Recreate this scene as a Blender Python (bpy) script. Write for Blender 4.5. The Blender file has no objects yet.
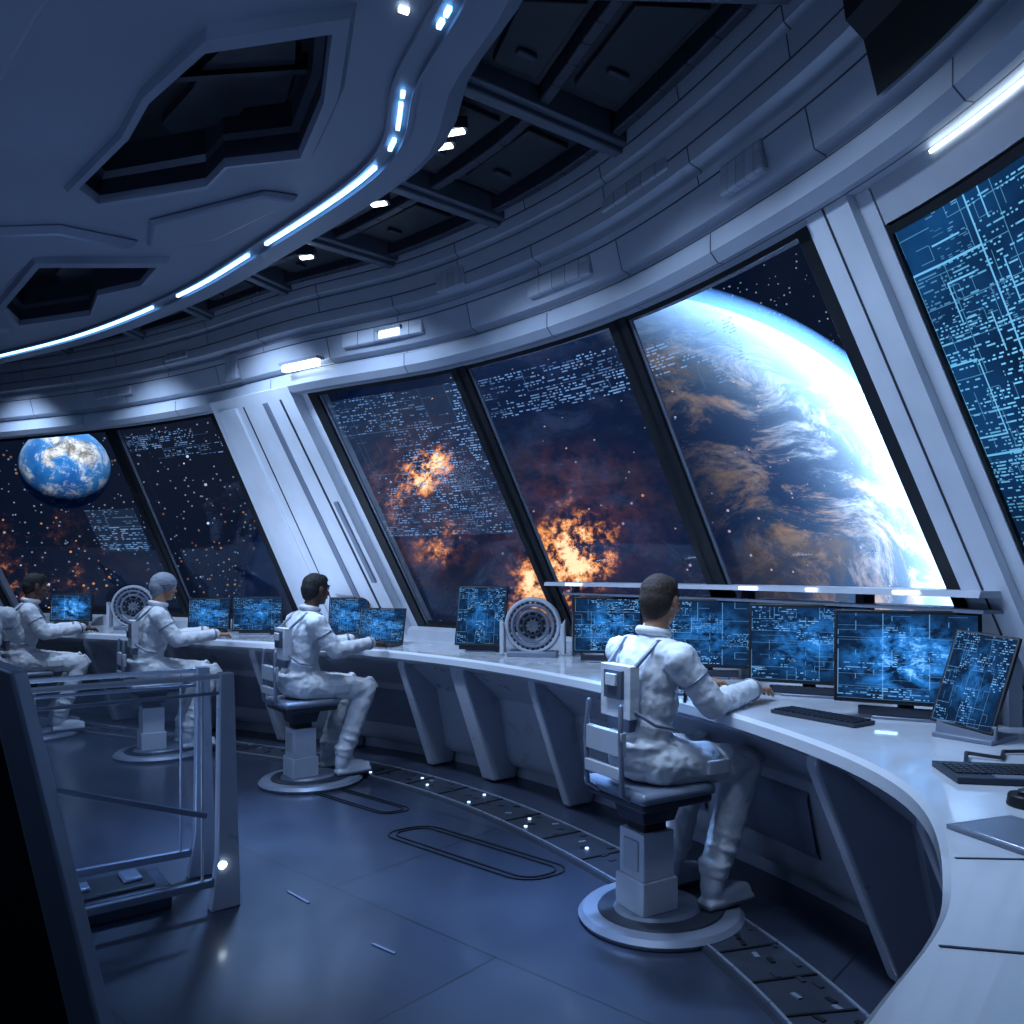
import bpy, bmesh, math, random
from mathutils import Vector, Matrix, geometry
V=Vector
D=bpy.data; S=bpy.context.scene
S.view_settings.view_transform='Standard'
random.seed(4)

# ------------------------------------------------------------------ materials
class NB:
    def __init__(s,name):
        s.m=D.materials.new(name); s.m.use_nodes=True; s.nt=s.m.node_tree; s.nt.nodes.clear()
        s.out=s.nt.nodes.new('ShaderNodeOutputMaterial')
    def n(s,typ,_ins=None,**props):
        nd=s.nt.nodes.new(typ)
        for k,v in props.items(): setattr(nd,k,v)
        for k,v in (_ins or {}).items(): s.put(nd,k,v)
        return nd
    def put(s,nd,k,v):
        i=nd.inputs[k]
        if isinstance(v,bpy.types.NodeSocket): s.nt.links.new(v,i)
        else:
            try: i.default_value=v
            except Exception: i.default_value=(*v,1)
    def M(s,op,a,b=0.0,c=0.0,clamp=False):
        nd=s.n('ShaderNodeMath',{0:a,1:b,2:c},operation=op); nd.use_clamp=clamp
        return nd.outputs[0]
    def VM(s,op,a,b=(0,0,0),out=0):
        nd=s.n('ShaderNodeVectorMath',{0:a,1:b},operation=op); return nd.outputs[out]
    def mix(s,f,a,b):
        nd=s.n('ShaderNodeMix',data_type='RGBA'); s.put(nd,0,f)
        for k,v in ((6,a),(7,b)):
            if isinstance(v,tuple) and len(v)==3: v=(*v,1)
            s.put(nd,k,v)
        return nd.outputs[2]
    def add(s,a,b):
        nd=s.n('ShaderNodeMix',data_type='RGBA',blend_type='ADD'); s.put(nd,0,1.0); s.put(nd,6,a); s.put(nd,7,b); return nd.outputs[2]
    def ramp(s,f,stops):
        nd=s.n('ShaderNodeValToRGB',{0:f}); e=nd.color_ramp.elements
        while len(e)<len(stops): e.new(0.5)
        for el,(p,c) in zip(e,stops): el.position=p; el.color=(*c,1) if len(c)==3 else c
        return nd.outputs[0]
    def mr(s,f,a,b,c,d):
        return s.n('ShaderNodeMapRange',{0:f,1:a,2:b,3:c,4:d}).outputs[0]
    def done(s,sock,nosample=False):
        s.nt.links.new(sock,s.out.inputs[0])
        if nosample: s.m.cycles.emission_sampling='NONE'
        return s.m

def pbr(name,col,rough=0.5,metal=0.0,var=0.12,scale=6,bump=0.0,panel=None,coat=0):
    b=NB(name); tc=b.n('ShaderNodeTexCoord')
    noi=b.n('ShaderNodeTexNoise',{'Vector':tc.outputs['Object'],'Scale':scale,'Detail':3.0})
    dark=tuple(c*(1-var) for c in col); lite=tuple(min(1,c*(1+var)) for c in col)
    c=b.mix(noi.outputs[0],dark,lite)
    p=b.n('ShaderNodeBsdfPrincipled')
    if panel:
        pw,ph,mort=panel
        br=b.n('ShaderNodeTexBrick',{'Vector':tc.outputs['UV'],'Color1':(1,1,1,1),'Color2':(.8,.82,.86,1),'Mortar':(0.12,0.13,0.16,1),'Scale':1.0,'Mortar Size':mort,'Mortar Smooth':0.1,'Brick Width':pw,'Row Height':ph})
        mx=b.n('ShaderNodeMix',data_type='RGBA',blend_type='MULTIPLY'); b.put(mx,0,1.0); b.put(mx,6,c); b.put(mx,7,br.outputs[0]); c=mx.outputs[2]
        bp=b.n('ShaderNodeBump',{'Strength':0.6,'Distance':0.01,'Height':b.M('SUBTRACT',1.0,br.outputs[1])})
        b.put(p,'Normal',bp.outputs[0])
    elif bump:
        bp=b.n('ShaderNodeBump',{'Strength':bump,'Distance':0.01,'Height':noi.outputs[0]}); b.put(p,'Normal',bp.outputs[0])
    b.put(p,'Base Color',c); b.put(p,'Metallic',metal)
    b.put(p,'Roughness',b.mr(noi.outputs[0],0.3,0.7,max(0.02,rough-0.06),min(1,rough+0.08)))
    if coat: b.put(p,'Coat Weight',coat)
    return b.done(p.outputs[0])

WHITE=pbr('hull_white',(.46,.49,.56),.36,0.1)
PILLAR=pbr('pillar_white',(.60,.64,.72),.36,0.1)
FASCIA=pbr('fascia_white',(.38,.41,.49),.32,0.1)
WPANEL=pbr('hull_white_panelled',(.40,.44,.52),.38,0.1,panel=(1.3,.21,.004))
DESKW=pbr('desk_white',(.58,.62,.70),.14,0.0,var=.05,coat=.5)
GREY=pbr('hull_grey',(.18,.21,.28),.42,.3)
DGREY=pbr('dark_grey',(.036,.044,.066),.45,.4)
BLACK=pbr('black_frame',(.006,.008,.012),.5,.2)
CEILD=pbr('ceiling_dark',(.014,.018,.028),.5,.3,var=.4)
LOBE=pbr('ceiling_hull',(.17,.20,.27),.46,.2,var=.25,scale=2)
SUIT=pbr('suit_white',(.62,.64,.69),.55,0,var=.14,scale=14,bump=.7)
SUITG=pbr('suit_grey',(.08,.10,.14),.6,.1)
BOOT=pbr('boot_white',(.5,.54,.62),.6)
METAL=pbr('brushed_metal',(.45,.5,.6),.3,.9)
KEYS=pbr('key_black',(.015,.018,.026),.4)
def emit(name,col,st):
    b=NB(name); e=b.n('ShaderNodeEmission',{0:(*col,1),1:st}); return b.done(e.outputs[0])
STRIP=emit('strip_light',(.20,.52,1.0),7)
LAMPW=emit('lamp_white',(.70,.86,1.0),7)
DOT=emit('dot_light',(.35,.6,1.0),3)
def skinmat(n,c): return pbr(n,c,.55,0,.1,20)
SK1=skinmat('skin_tan',(.36,.18,.11)); SK2=skinmat('skin_brown',(.10,.05,.035)); 
HAIRB=pbr('hair_brown',(.022,.010,.006),.8,0,.4,60,.5); HAIRK=pbr('hair_black',(.008,.007,.008),.8,0,.4,60,.5); HAIRG=pbr('hair_grey',(.20,.22,.27),.7,0,.3,60,.5)

def glassmat(name,tint=(.6,.75,1),gl=.08,milk=0):
    b=NB(name); t=b.n('ShaderNodeBsdfTransparent',{0:(.95,.97,1,1)}); g=b.n('ShaderNodeBsdfGlossy',{0:(*tint,1),1:.05})
    fr=b.n('ShaderNodeFresnel',{0:1.35}); mx=b.n('ShaderNodeMixShader',{0:b.M('MULTIPLY',fr.outputs[0],gl),1:t.outputs[0],2:g.outputs[0]})
    o=mx.outputs[0]
    if milk:
        df=b.n('ShaderNodeBsdfDiffuse',{0:(.5,.62,.8,1)}); m2=b.n('ShaderNodeMixShader',{0:milk,1:o,2:df.outputs[0]}); o=m2.outputs[0]
    return b.done(o)
GLASS=glassmat('window_glass',gl=.045); 
RGLASS=glassmat('rail_glass',(.7,.85,1),.9,.06)

def ui(b,uv,cols,rows,bc,br,seed,dens=.45,bden=.45,lw=1.0,la=.5):
    sp=b.n('ShaderNodeSeparateXYZ',{0:uv}); u,v=sp.outputs[0],sp.outputs[1]
    def cell(su,sv,off):
        a=b.M('FLOOR',b.M('MULTIPLY',u,su)); c=b.M('FLOOR',b.M('MULTIPLY',v,sv))
        cb=b.n('ShaderNodeCombineXYZ',{0:a,1:c,2:off+seed*1.37}); w=b.n('ShaderNodeTexWhiteNoise',{0:cb.outputs[0]},noise_dimensions='3D'); return w.outputs[0]
    ch=b.M('GREATER_THAN',cell(cols,rows,1),1-dens)
    rm=b.M('GREATER_THAN',b.M('FRACT',b.M('MULTIPLY',v,rows)),.55)
    bm=b.M('GREATER_THAN',cell(bc,br,7),1-bden)
    line=b.M('GREATER_THAN',cell(bc*3,rows,4),.4)
    amp=b.mr(cell(bc*2,br*2,23),0,1,.25,1)
    out=b.M('MULTIPLY',b.M('MULTIPLY',b.M('MULTIPLY',ch,rm),b.M('MULTIPLY',bm,line)),amp)
    for k,(s1,s2,wd,th) in enumerate(((bc,br,.022,.5),(bc*2.5,br*2.5,.045,.78))):
        wd*=lw
        fv=b.M('LESS_THAN',b.M('FRACT',b.M('MULTIPLY',v,s2)),wd); fu=b.M('LESS_THAN',b.M('FRACT',b.M('MULTIPLY',u,s1)),wd)
        hh=b.M('MULTIPLY',fv,b.M('GREATER_THAN',cell(s1,s2,11+k),th)); vv=b.M('MULTIPLY',fu,b.M('GREATER_THAN',cell(s1,s2,15+k),th))
        out=b.M('MAXIMUM',out,b.M('MULTIPLY',b.M('MAXIMUM',hh,vv),la))
    return out,cell

def screenmat(name,seed,cols=64,rows=38,bc=4,br=5,glow=1.0,st=1.35):
    b=NB(name); tc=b.n('ShaderNodeTexCoord'); uv=tc.outputs['UV']
    p,cell=ui(b,uv,cols,rows,bc,br,seed,.5,.5)
    mp=b.VM('ADD',uv,(seed*3.1,seed*1.7,0))
    nz=b.n('ShaderNodeTexNoise',{'Vector':mp,'Scale':4.5,'Detail':7.0,'Roughness':.72,'Distortion':.3})
    dd=b.VM('DISTANCE',uv,(.5,.5,0),1)
    g=b.M('MULTIPLY',b.mr(nz.outputs[0],.42,.74,0,1),b.M('MULTIPLY',b.mr(dd,.05,.50,1,.06),glow*1.5))
    c=b.mix(g,(.004,.014,.042),(.03,.30,.95))
    hi=b.mr(g,.6,1.2,0,1); c=b.mix(hi,c,(.35,.75,1.0))
    c=b.mix(b.M('MULTIPLY',p,.8),c,(.18,.50,1.0))
    e=b.n('ShaderNodeEmission',{0:c,1:st}); gl=b.n('ShaderNodeBsdfGlossy',{0:(.4,.5,.6,1),1:.15})
    ad=b.n('ShaderNodeMixShader',{0:.03,1:e.outputs[0],2:gl.outputs[0]})
    return b.done(ad.outputs[0],True)
SCR=[screenmat('screen_ui_%d'%i,i+1,bc=3+i%3,br=4+i%4,glow=[.6,1.0,.7,1.35,.8,.45][i]) for i in range(6)]

def hudmat(name,seed,cols,rows,bc,br,bden,vlo=0.,vhi=1.,base=0.0,st=1.0,ulo=0.,uhi=1.,la=.25,col=(.20,.42,.85)):
    b=NB(name); tc=b.n('ShaderNodeTexCoord'); uv=tc.outputs['UV']
    p,cell=ui(b,uv,cols,rows,bc,br,seed,.5,bden,.5,la)
    sp=b.n('ShaderNodeSeparateXYZ',{0:uv})
    m=b.M('MULTIPLY',b.M('GREATER_THAN',sp.outputs[1],vlo),b.M('LESS_THAN',sp.outputs[1],vhi))
    m=b.M('MULTIPLY',m,b.M('MULTIPLY',b.M('GREATER_THAN',sp.outputs[0],ulo),b.M('LESS_THAN',sp.outputs[0],uhi)))
    a=b.M('MULTIPLY',b.M('ADD',b.M('MULTIPLY',p,.8),base),m,clamp=True)
    t=b.n('ShaderNodeBsdfTransparent'); e=b.n('ShaderNodeEmission',{0:(*col,1),1:st})
    mx=b.n('ShaderNodeMixShader',{0:a,1:t.outputs[0],2:e.outputs[0]}); return b.done(mx.outputs[0],True)

# ------------------------------------------------------------------ mesh builder
def basis(d,up=V((0,0,1))):
    d=d.normalized()
    if abs(d.dot(up))>.98: up=V((0,1,0)) if abs(d.y)<.9 else V((1,0,0))
    x=d.cross(up).normalized(); y=x.cross(d).normalized(); return x,y,d
class MB:
    def __init__(s): s.v=[];s.f=[];s.mi=[];s.mats=[];s.uv={}
    def mid(s,m):
        if m not in s.mats: s.mats.append(m)
        return s.mats.index(m)
    def add(s,vs,fs,mat,uvs=None):
        o=len(s.v); s.v+= [tuple(p) for p in vs]; k=s.mid(mat)
        for i,f in enumerate(fs):
            if uvs: s.uv[len(s.f)]=uvs[i]
            s.f.append([o+j for j in f]); s.mi.append(k)
    def quad(s,a,b,c,d,mat,uv=((0,0),(1,0),(1,1),(0,1))): s.add([a,b,c,d],[(0,1,2,3)],mat,[uv])
    def box(s,c,sz,mat,R=None,taper=1.0):
        hx,hy,hz=[q/2 for q in sz]; vs=[]
        for z,k in ((-hz,1),(hz,taper)):
            for x,y in ((-hx,-hy),(hx,-hy),(hx,hy),(-hx,hy)):
                p=V((x*k,y*k,z)); p=(R@p if R else p)+V(c); vs.append(p)
        s.add(vs,[(3,2,1,0),(4,5,6,7),(0,1,5,4),(1,2,6,5),(2,3,7,6),(3,0,4,7)],mat)
    def bar(s,p0,p1,w,h,mat,up=V((0,0,1))):
        p0,p1=V(p0),V(p1); x,y,d=basis(p1-p0,V(up)); vs=[]
        for p in (p0,p1):
            for a,b in ((-1,-1),(1,-1),(1,1),(-1,1)): vs.append(p+x*a*w/2+y*b*h/2)
        s.add(vs,[(3,2,1,0),(4,5,6,7),(0,1,5,4),(1,2,6,5),(2,3,7,6),(3,0,4,7)],mat)
    def rings(s,rs,mat,caps=True,closed=True):
        n=len(rs[0]); vs=[p for r in rs for p in r]; fs=[]
        for i in range(len(rs)-1):
            for j in range(n if closed else n-1):
                k=(j+1)%n; fs.append((i*n+j,i*n+k,(i+1)*n+k,(i+1)*n+j))
        if caps: fs.append(tuple(range(n))[::-1]); fs.append(tuple((len(rs)-1)*n+j for j in range(n)))
        s.add(vs,fs,mat)
    def cyl(s,p0,p1,r0,mat,r1=None,n=24):
        p0,p1=V(p0),V(p1); r1=r0 if r1 is None else r1; x,y,d=basis(p1-p0)
        s.rings([[p+(x*math.cos(a)+y*math.sin(a))*r for a in [2*math.pi*i/n for i in range(n)]] for p,r in ((p0,r0),(p1,r1))],mat)
    def cap(s,p0,r0,p1,r1,mat,n=14,k=5,flat=1.0,up=V((0,0,1))):
        p0,p1=V(p0),V(p1); x,y,d=basis(p1-p0,up); rs=[]
        for i in range(k+1):
            a=-math.pi/2+i*math.pi/2/k; rs.append((p0+d*math.sin(a)*r0,max(1e-4,math.cos(a)*r0)))
        for i in range(k+1):
            a=i*math.pi/2/k; rs.append((p1+d*math.sin(a)*r1,max(1e-4,math.cos(a)*r1)))
        s.rings([[p+(x*math.cos(a)+y*math.sin(a)*flat)*r for a in [2*math.pi*i/n for i in range(n)]] for p,r in rs],mat)
    def ell(s,c,r,mat,R=None,n=20,k=12):
        rs=[]
        for i in range(k+1):
            a=-math.pi/2+math.pi*i/k; ca=max(1e-3,math.cos(a)); ring=[]
            for j in range(n):
                b=2*math.pi*j/n; p=V((r[0]*ca*math.cos(b),r[1]*ca*math.sin(b),r[2]*math.sin(a))); ring.append((R@p if R else p)+V(c))
            rs.append(ring)
        s.rings(rs,mat)
    def torus(s,c,ax,R,r,mat,n=40,k=10,flat=1.0):
        x,y,d=basis(V(ax)); rs=[]
        for i in range(n+1):
            a=2*math.pi*i/n; rd=x*math.cos(a)+y*math.sin(a)
            rs.append([V(c)+rd*(R+r*math.cos(b))+d*r*flat*math.sin(b) for b in [2*math.pi*j/k for j in range(k)]])
        s.rings(rs,mat,caps=False)
    def tube(s,pts,r,mat,n=8):
        for a,b in zip(pts,pts[1:]): s.cap(a,r,b,r,mat,n=n,k=3)
    def loft(s,rows,mat,closed=False,caps=False,ulen=True):
        n=len(rows[0]); us=[0.]
        for a,b in zip(rows,rows[1:]): us.append(us[-1]+(V(b[0])-V(a[0])).length)
        vsl=[0.]
        for j in range(1,n+1): vsl.append(vsl[-1]+(V(rows[0][j%n])-V(rows[0][j-1])).length)
        vs=[p for r in rows for p in r]; fs=[];uv=[]
        for i in range(len(rows)-1):
            for j in range(n if closed else n-1):
                k=(j+1)%n; fs.append((i*n+j,i*n+k,(i+1)*n+k,(i+1)*n+j))
                uv.append(((us[i],vsl[j]),(us[i],vsl[j+1]),(us[i+1],vsl[j+1]),(us[i+1],vsl[j])))
        if caps:
            for b0 in (0,(len(rows)-1)*n):
                fs.append(tuple(b0+j for j in range(n))); uv.append(tuple((0,vsl[j]) for j in range(n)))
        s.add(vs,fs,mat,uv)
    def prism(s,pts,thick,mat):
        t=V(thick); a=[V(p) for p in pts]; s.rings([a,[p+t for p in a]],mat)
    def obj(s,name,parent=None,smooth=35,bevel=0,recalc=True,loc=None,rotz=None):
        me=D.meshes.new(name); me.from_pydata(s.v,[],s.f); 
        for m in s.mats: me.materials.append(m)
        ul=me.uv_layers.new(name='UVMap')
        for i,p in enumerate(me.polygons):
            p.material_index=s.mi[i]; p.use_smooth=bool(smooth)
            if i in s.uv:
                for li,c in zip(p.loop_indices,s.uv[i]): ul.data[li].uv=c
        if recalc:
            bm=bmesh.new(); bm.from_mesh(me); bmesh.ops.recalc_face_normals(bm,faces=bm.faces); bm.to_mesh(me); bm.free()
        if smooth: me.set_sharp_from_angle(angle=math.radians(smooth))
        o=D.objects.new(name,me); S.collection.objects.link(o)
        if parent: o.parent=parent
        if bevel:
            b=o.modifiers.new('bev','BEVEL'); b.width=bevel; b.segments=2; b.limit_method='ANGLE'; b.angle_limit=math.radians(40)
        if loc: o.location=loc
        if rotz is not None: o.rotation_euler=(0,0,rotz)
        return o
def grp(name,loc=(0,0,0),rotz=0,rot=None):
    e=D.objects.new(name,None); S.collection.objects.link(e); e.location=loc; e.rotation_euler=rot or (0,0,rotz); e.empty_display_size=.1; return e

# ------------------------------------------------------------------ plan curves (shared parameter t)
Bc=[(-8.5,10.2),(-6.8,9.75),(-5.0,9.1),(-3.3,8.3),(-2.0,7.65),(-.68,6.9),(.45,5.87),(1.36,4.6),(1.98,3.24),(2.16,2.3),(2.12,1.3),(1.9,.3),(1.5,-.6)]
Tc=[(-8.8,9.2),(-7.1,8.8),(-5.4,8.15),(-3.73,7.45),(-2.5,6.73),(-1.42,5.92),(-.34,5.22),(.57,4.24),(1.14,3.13),(1.40,2.2),(1.38,1.2),(1.15,.3),(.8,-.5)]
Fc=[(-8.6,9.3),(-6.9,8.8),(-5.2,8.14),(-3.75,7.5),(-2.45,6.85),(-1.2,6.15),(-.2,5.2),(.58,4.0),(.97,3.05),(1.07,2.2),(.78,1.45),(.35,.9),(.1,.3)]
Lc=[(-8.5,8.0),(-7,7.6),(-5.4,7.0),(-4.0,6.25),(-3.0,5.65),(-2.05,4.9),(-1.39,4.25),(-.57,3.34),(-.36,2.75),(-.12,2.2),(-.1,1.5),(-.2,.7),(-.4,0)]
def cr(C,t):
    n=len(C)-1; t=max(0,min(n-1e-6,t)); i=int(t); u=t-i
    P=[V(C[max(0,min(n,i+k))]) for k in (-1,0,1,2)]
    return .5*((2*P[1])+(P[2]-P[0])*u+(2*P[0]-5*P[1]+4*P[2]-P[3])*u*u+(3*P[1]-P[0]-3*P[2]+P[3])*u**3)
def no(C,t):
    d=(cr(C,min(11.99,t+.05))-cr(C,max(0,t-.05))).normalized(); return V((-d.y,d.x))
ZB,ZT=1.03,2.87; ZD=.92
def W(t,v,off=0):
    b=cr(Bc,t);p=cr(Tc,t); b3=V((b.x,b.y,ZB));p3=V((p.x,p.y,ZT)); q=b3.lerp(p3,v)
    d=(cr(Bc,min(11.9,t+.05)).lerp(cr(Tc,min(11.9,t+.05)),v)-cr(Bc,t-.05).lerp(cr(Tc,t-.05),v)); d3=V((d.x,d.y,0)).normalized()
    n=d3.cross((p3-b3).normalized()).normalized(); o=no(Bc,t)
    if n.x*o.x+n.y*o.y>0: n=-n
    return q+n*off
def Wt(t,v):
    return (W(min(11.9,t+.05),v)-W(t-.05,v)).normalized()
def P2(C,t,o,z):
    p=cr(C,t)+no(C,t)*o; return V((p.x,p.y,z))
def DF(t,f,z=ZD):
    p=cr(Fc,t).lerp(cr(Bc,t),f); return V((p.x,p.y,z))
def rng(a,b,n): return [a+(b-a)*i/n for i in range(n+1)]

# ------------------------------------------------------------------ floor
def floor_mat():
    b=NB('floor_polymer'); tc=b.n('ShaderNodeTexCoord'); co=tc.outputs['Object']
    mp=b.n('ShaderNodeMapping',{0:co,2:(0,0,.72)})
    nz=b.n('ShaderNodeTexNoise',{'Vector':co,'Scale':1.3,'Detail':5.0}); nf=b.n('ShaderNodeTexNoise',{'Vector':co,'Scale':40.0,'Detail':3.0})
    br=b.n('ShaderNodeTexBrick',{'Vector':mp.outputs[0],'Color1':(1,1,1,1),'Color2':(.8,.8,.86,1),'Mortar':(.15,.15,.2,1),'Scale':1.0,'Mortar Size':.005,'Brick Width':2.1,'Row Height':1.15,'Mortar Smooth':.1})
    c=b.mix(nz.outputs[0],(.014,.020,.038),(.026,.036,.064))
    mx=b.n('ShaderNodeMix',data_type='RGBA',blend_type='MULTIPLY'); b.put(mx,0,1.0); b.put(mx,6,c); b.put(mx,7,br.outputs[0])
    p=b.n('ShaderNodeBsdfPrincipled'); b.put(p,'Base Color',mx.outputs[2]); b.put(p,'Metallic',.0); b.put(p,'Specular IOR Level',.8)
    r=b.M('ADD',b.mr(nz.outputs[0],.3,.7,.30,.42),b.M('MULTIPLY',nf.outputs[0],.05)); b.put(p,'Roughness',r)
    b.put(p,'Coat Weight',.5); b.put(p,'Coat Roughness',.13); b.put(p,'Coat IOR',1.6)
    bp=b.n('ShaderNodeBump',{'Strength':.4,'Distance':.004,'Height':b.M('SUBTRACT',b.M('MULTIPLY',nf.outputs[0],.12),br.outputs[1])}); b.put(p,'Normal',bp.outputs[0])
    return b.done(p.outputs[0])
FLOOR=floor_mat()
m=MB(); pts=[P2(Bc,t,.2,0) for t in rng(0,12,60)]+[V((-9,-2,0)),V((-9,9,0))]
m.prism([p+V((0,0,-.1)) for p in pts],(0,0,.1),FLOOR); m.obj('floor',smooth=0)

m=MB(); rows=[]
for t in rng(1,9.6,90):
    rows.append([P2(Fc,t,.16,0.001),P2(Fc,t,.15,.018),P2(Fc,t,-.17,.018),P2(Fc,t,-.18,0.001)])
m.loft(rows,DGREY)
for t in rng(1.2,9.5,150):
    m.box(P2(Fc,t,.03+.07*math.sin(t*40),.021),(.04,.02,.005),random.choice([DGREY,BLACK,DGREY,GREY]),Matrix.Rotation(t,3,'Z'))
for t in rng(1.0,9.6,60)[:-1]:
    for o in (.13,-.15): m.bar(P2(Fc,t,o,.021),P2(Fc,t+.14,o,.021),.012,.006,GREY)
for t in rng(5.0,9.2,16): m.bar(P2(Fc,t,-.14,.021),P2(Fc,t,.12,.021),.01,.006,BLACK)
m.obj('floor_cable_track')
m=MB()
for t,o in ((5.2,-.1),(5.5,.04),(5.62,-.05),(5.95,.08),(6.0,-.1),(6.35,.0),(6.42,-.1),(6.75,-.02)):
    m.cyl(P2(Fc,t,o,.02),P2(Fc,t,o,.027),.010,DOT,n=10)
m.obj('floor_marker_lights')
def inlay(c,L,Wd,ang,nm='floor_inlay'):
    m=MB(); R=Matrix.Rotation(ang,3,'Z')
    for s in (1,.72):
        hx,hy=L/2-.12*(1-s),Wd/2*s; r=min(hy*.8,.12); ps=[]
        for cx,cy,a0 in ((hx-r,hy-r,0),(-hx+r,hy-r,90),(-hx+r,-hy+r,180),(hx-r,-hy+r,270)):
            for k in range(6):
                a=math.radians(a0+k*18); ps.append((cx+r*math.cos(a)+.25*(cy+r*math.sin(a)),cy+r*math.sin(a)))
        ps=[R@V((x,y,0))+V((c[0],c[1],.004)) for x,y in ps]
        for a,b in zip(ps,ps[1:]+ps[:1]): m.bar(a,b,.010,.006,BLACK)
    m.obj(nm)
inlay((-.22,4.3),1.1,.30,-.72)
inlay((-1.0,5.25),.8,.20,-.72)
m=MB()
for a,b in (((-1.05,3.75),(-.92,3.62)),((-.56,3.22),(-.46,3.14)),((-1.5,2.75),(-.95,2.35)),((-1.05,2.4),(-.55,2.5)),((-.85,2.62),(-.5,2.3)),((-1.62,2.6),(-1.1,2.2))):
    m.bar((*a,.003),(*b,.003),.012,.005,GREY)
m.obj('floor_inlay')

# ------------------------------------------------------------------ outer wall
TS=rng(0,12,110)
m=MB()
m.loft([[P2(Bc,t,.12,0),P2(Bc,t,.0,0),P2(Bc,t,0,ZB-.02),P2(Bc,t,.10,ZB-.02)] for t in TS],WPANEL)
m.obj('wall_lower')
m=MB(); prof=[(-.06,2.90),(-.06,2.83),(.11,2.83),(.15,2.87),(.15,2.95),(.12,2.965),(.12,2.985),(.17,3.0),(.22,3.18),(.20,3.195),(.20,3.21),(.26,3.23),(.29,3.38),(.27,3.40),(.30,3.42),(.34,3.60),(.34,3.66)]
m.loft([[P2(Tc,t,-o,z) for o,z in prof] for t in TS],WPANEL)
m.obj('trim_1')
m=MB()
for t,z,w,h in ((3.2,3.1,.5,.08),(3.9,3.28,.3,.06),(5.6,3.09,.7,.1),(6.15,3.3,.25,.14),(6.8,3.09,.5,.1),(7.35,3.3,.5,.07),(7.9,3.09,.25,.12),(4.4,3.1,.16,.2)):
    tt=V((*(cr(Tc,t+.05)-cr(Tc,t-.05)).normalized(),0)); c=P2(Tc,t,-(.165+(z-3.0)*.3+.005),z)
    m.bar(c-tt*w/2,c+tt*w/2,.05,h,WPANEL)
m.obj('trim_2',bevel=.01)
def slab(mb,t0,t1,v0,v1,o0,o1,mat,n=8,nv=1):
    rows=[[W(t,v0,o0),W(t,v0,o1),W(t,v1,o1),W(t,v1,o0)] for t in rng(t0,t1,n)]
    mb.loft(rows,mat,closed=True,caps=True)
m=MB()
slab(m,4.03,4.93,-.08,1.04,-.12,.04,PILLAR)
slab(m,4.10,4.86,-.06,1.04,.04,.13,PILLAR)
slab(m,4.16,4.34,.02,1.0,.13,.15,PILLAR)
slab(m,4.60,4.64,.0,1.0,.13,.145,GREY); slab(m,4.75,4.765,.0,1.0,.13,.136,DGREY)
slab(m,4.40,4.412,.0,1.0,.13,.134,DGREY); slab(m,4.80,4.83,.25,.6,.13,.15,GREY)
m.obj('wall_pillar',bevel=.012)
m=MB()
slab(m,8.05,8.36,-.08,1.04,-.10,.05,PILLAR,3); slab(m,8.09,8.29,-.02,1.06,.05,.085,PILLAR,3)
slab(m,8.17,8.18,.0,1.0,.085,.088,DGREY,1)
m.obj('wall_pillar',bevel=.012)
m=MB(); slab(m,8.33,12,-.08,1.06,-.12,-.02,DGREY,24); m.obj('wall_right',smooth=35)
m=MB(); slab(m,0,1.5,-.08,1.06,-.12,.04,WHITE,8); m.obj('wall_left_end')

def pane(idx,t0,t1,hud=None,hv=(0,1)):
    g=grp('window_%d'%idx)
    n=6
    m=MB(); m.loft([[W(t,-.02,-.03),W(t,1.02,-.03)] for t in rng(t0,t1,n)],GLASS); m.obj('glass_pane',g)
    m=MB()
    for t in (t0,t1):
        d=Wt(t,.5); a=W(t,-.03,.02);b=W(t,1.03,.02); s=1 if t==t0 else -1
        m.bar(a+d*s*.025,b+d*s*.025,.05,.09,BLACK,up=d)
        m.bar(a+d*s*.056,b+d*s*.056,.010,.07,GREY,up=d)
    for v in (.0,1.0):
        ts=rng(t0,t1,n)
        for p,q in zip(ts,ts[1:]): m.bar(W(p,v,.01),W(q,v,.01),.06,.10,BLACK,up=W(p,1)-W(p,0))
    m.obj('frame',g)
    if hud:
        m=MB(); 
        rows=rng(t0,t1,n)
        for i,(p,q) in enumerate(zip(rows,rows[1:])):
            u0,u1=i/n,(i+1)/n
            m.quad(W(p,.03,-.012),W(q,.03,-.012),W(q,.97,-.012),W(p,.97,-.012),hud,((u0,0),(u1,0),(u1,1),(u0,1)))
        m.obj('hud_overlay',g)
H=[hudmat('hud_a',3,90,90,4,4,.9,.36,.60,.04,.8,.66,.92),
   hudmat('hud_b',8,90,110,3,9,.7,.84,.97,.0,.9,.05,.9),
   hudmat('hud_c',5,110,110,6,6,.85,.40,.97,.04,1.0,.05,.92),
   hudmat('hud_d',12,90,120,3,9,.8,.82,.96,.0,1.1,.05,.95),
   hudmat('hud_e',14,90,120,3,12,.7,.76,.93,.0,1.1,.03,.5)]
pane(1,1.5,3,H[0]); pane(2,3,4.03,H[1]); pane(3,4.93,6,H[2]); pane(4,6,7,H[3]); pane(5,7,8.05,H[4])

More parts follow.
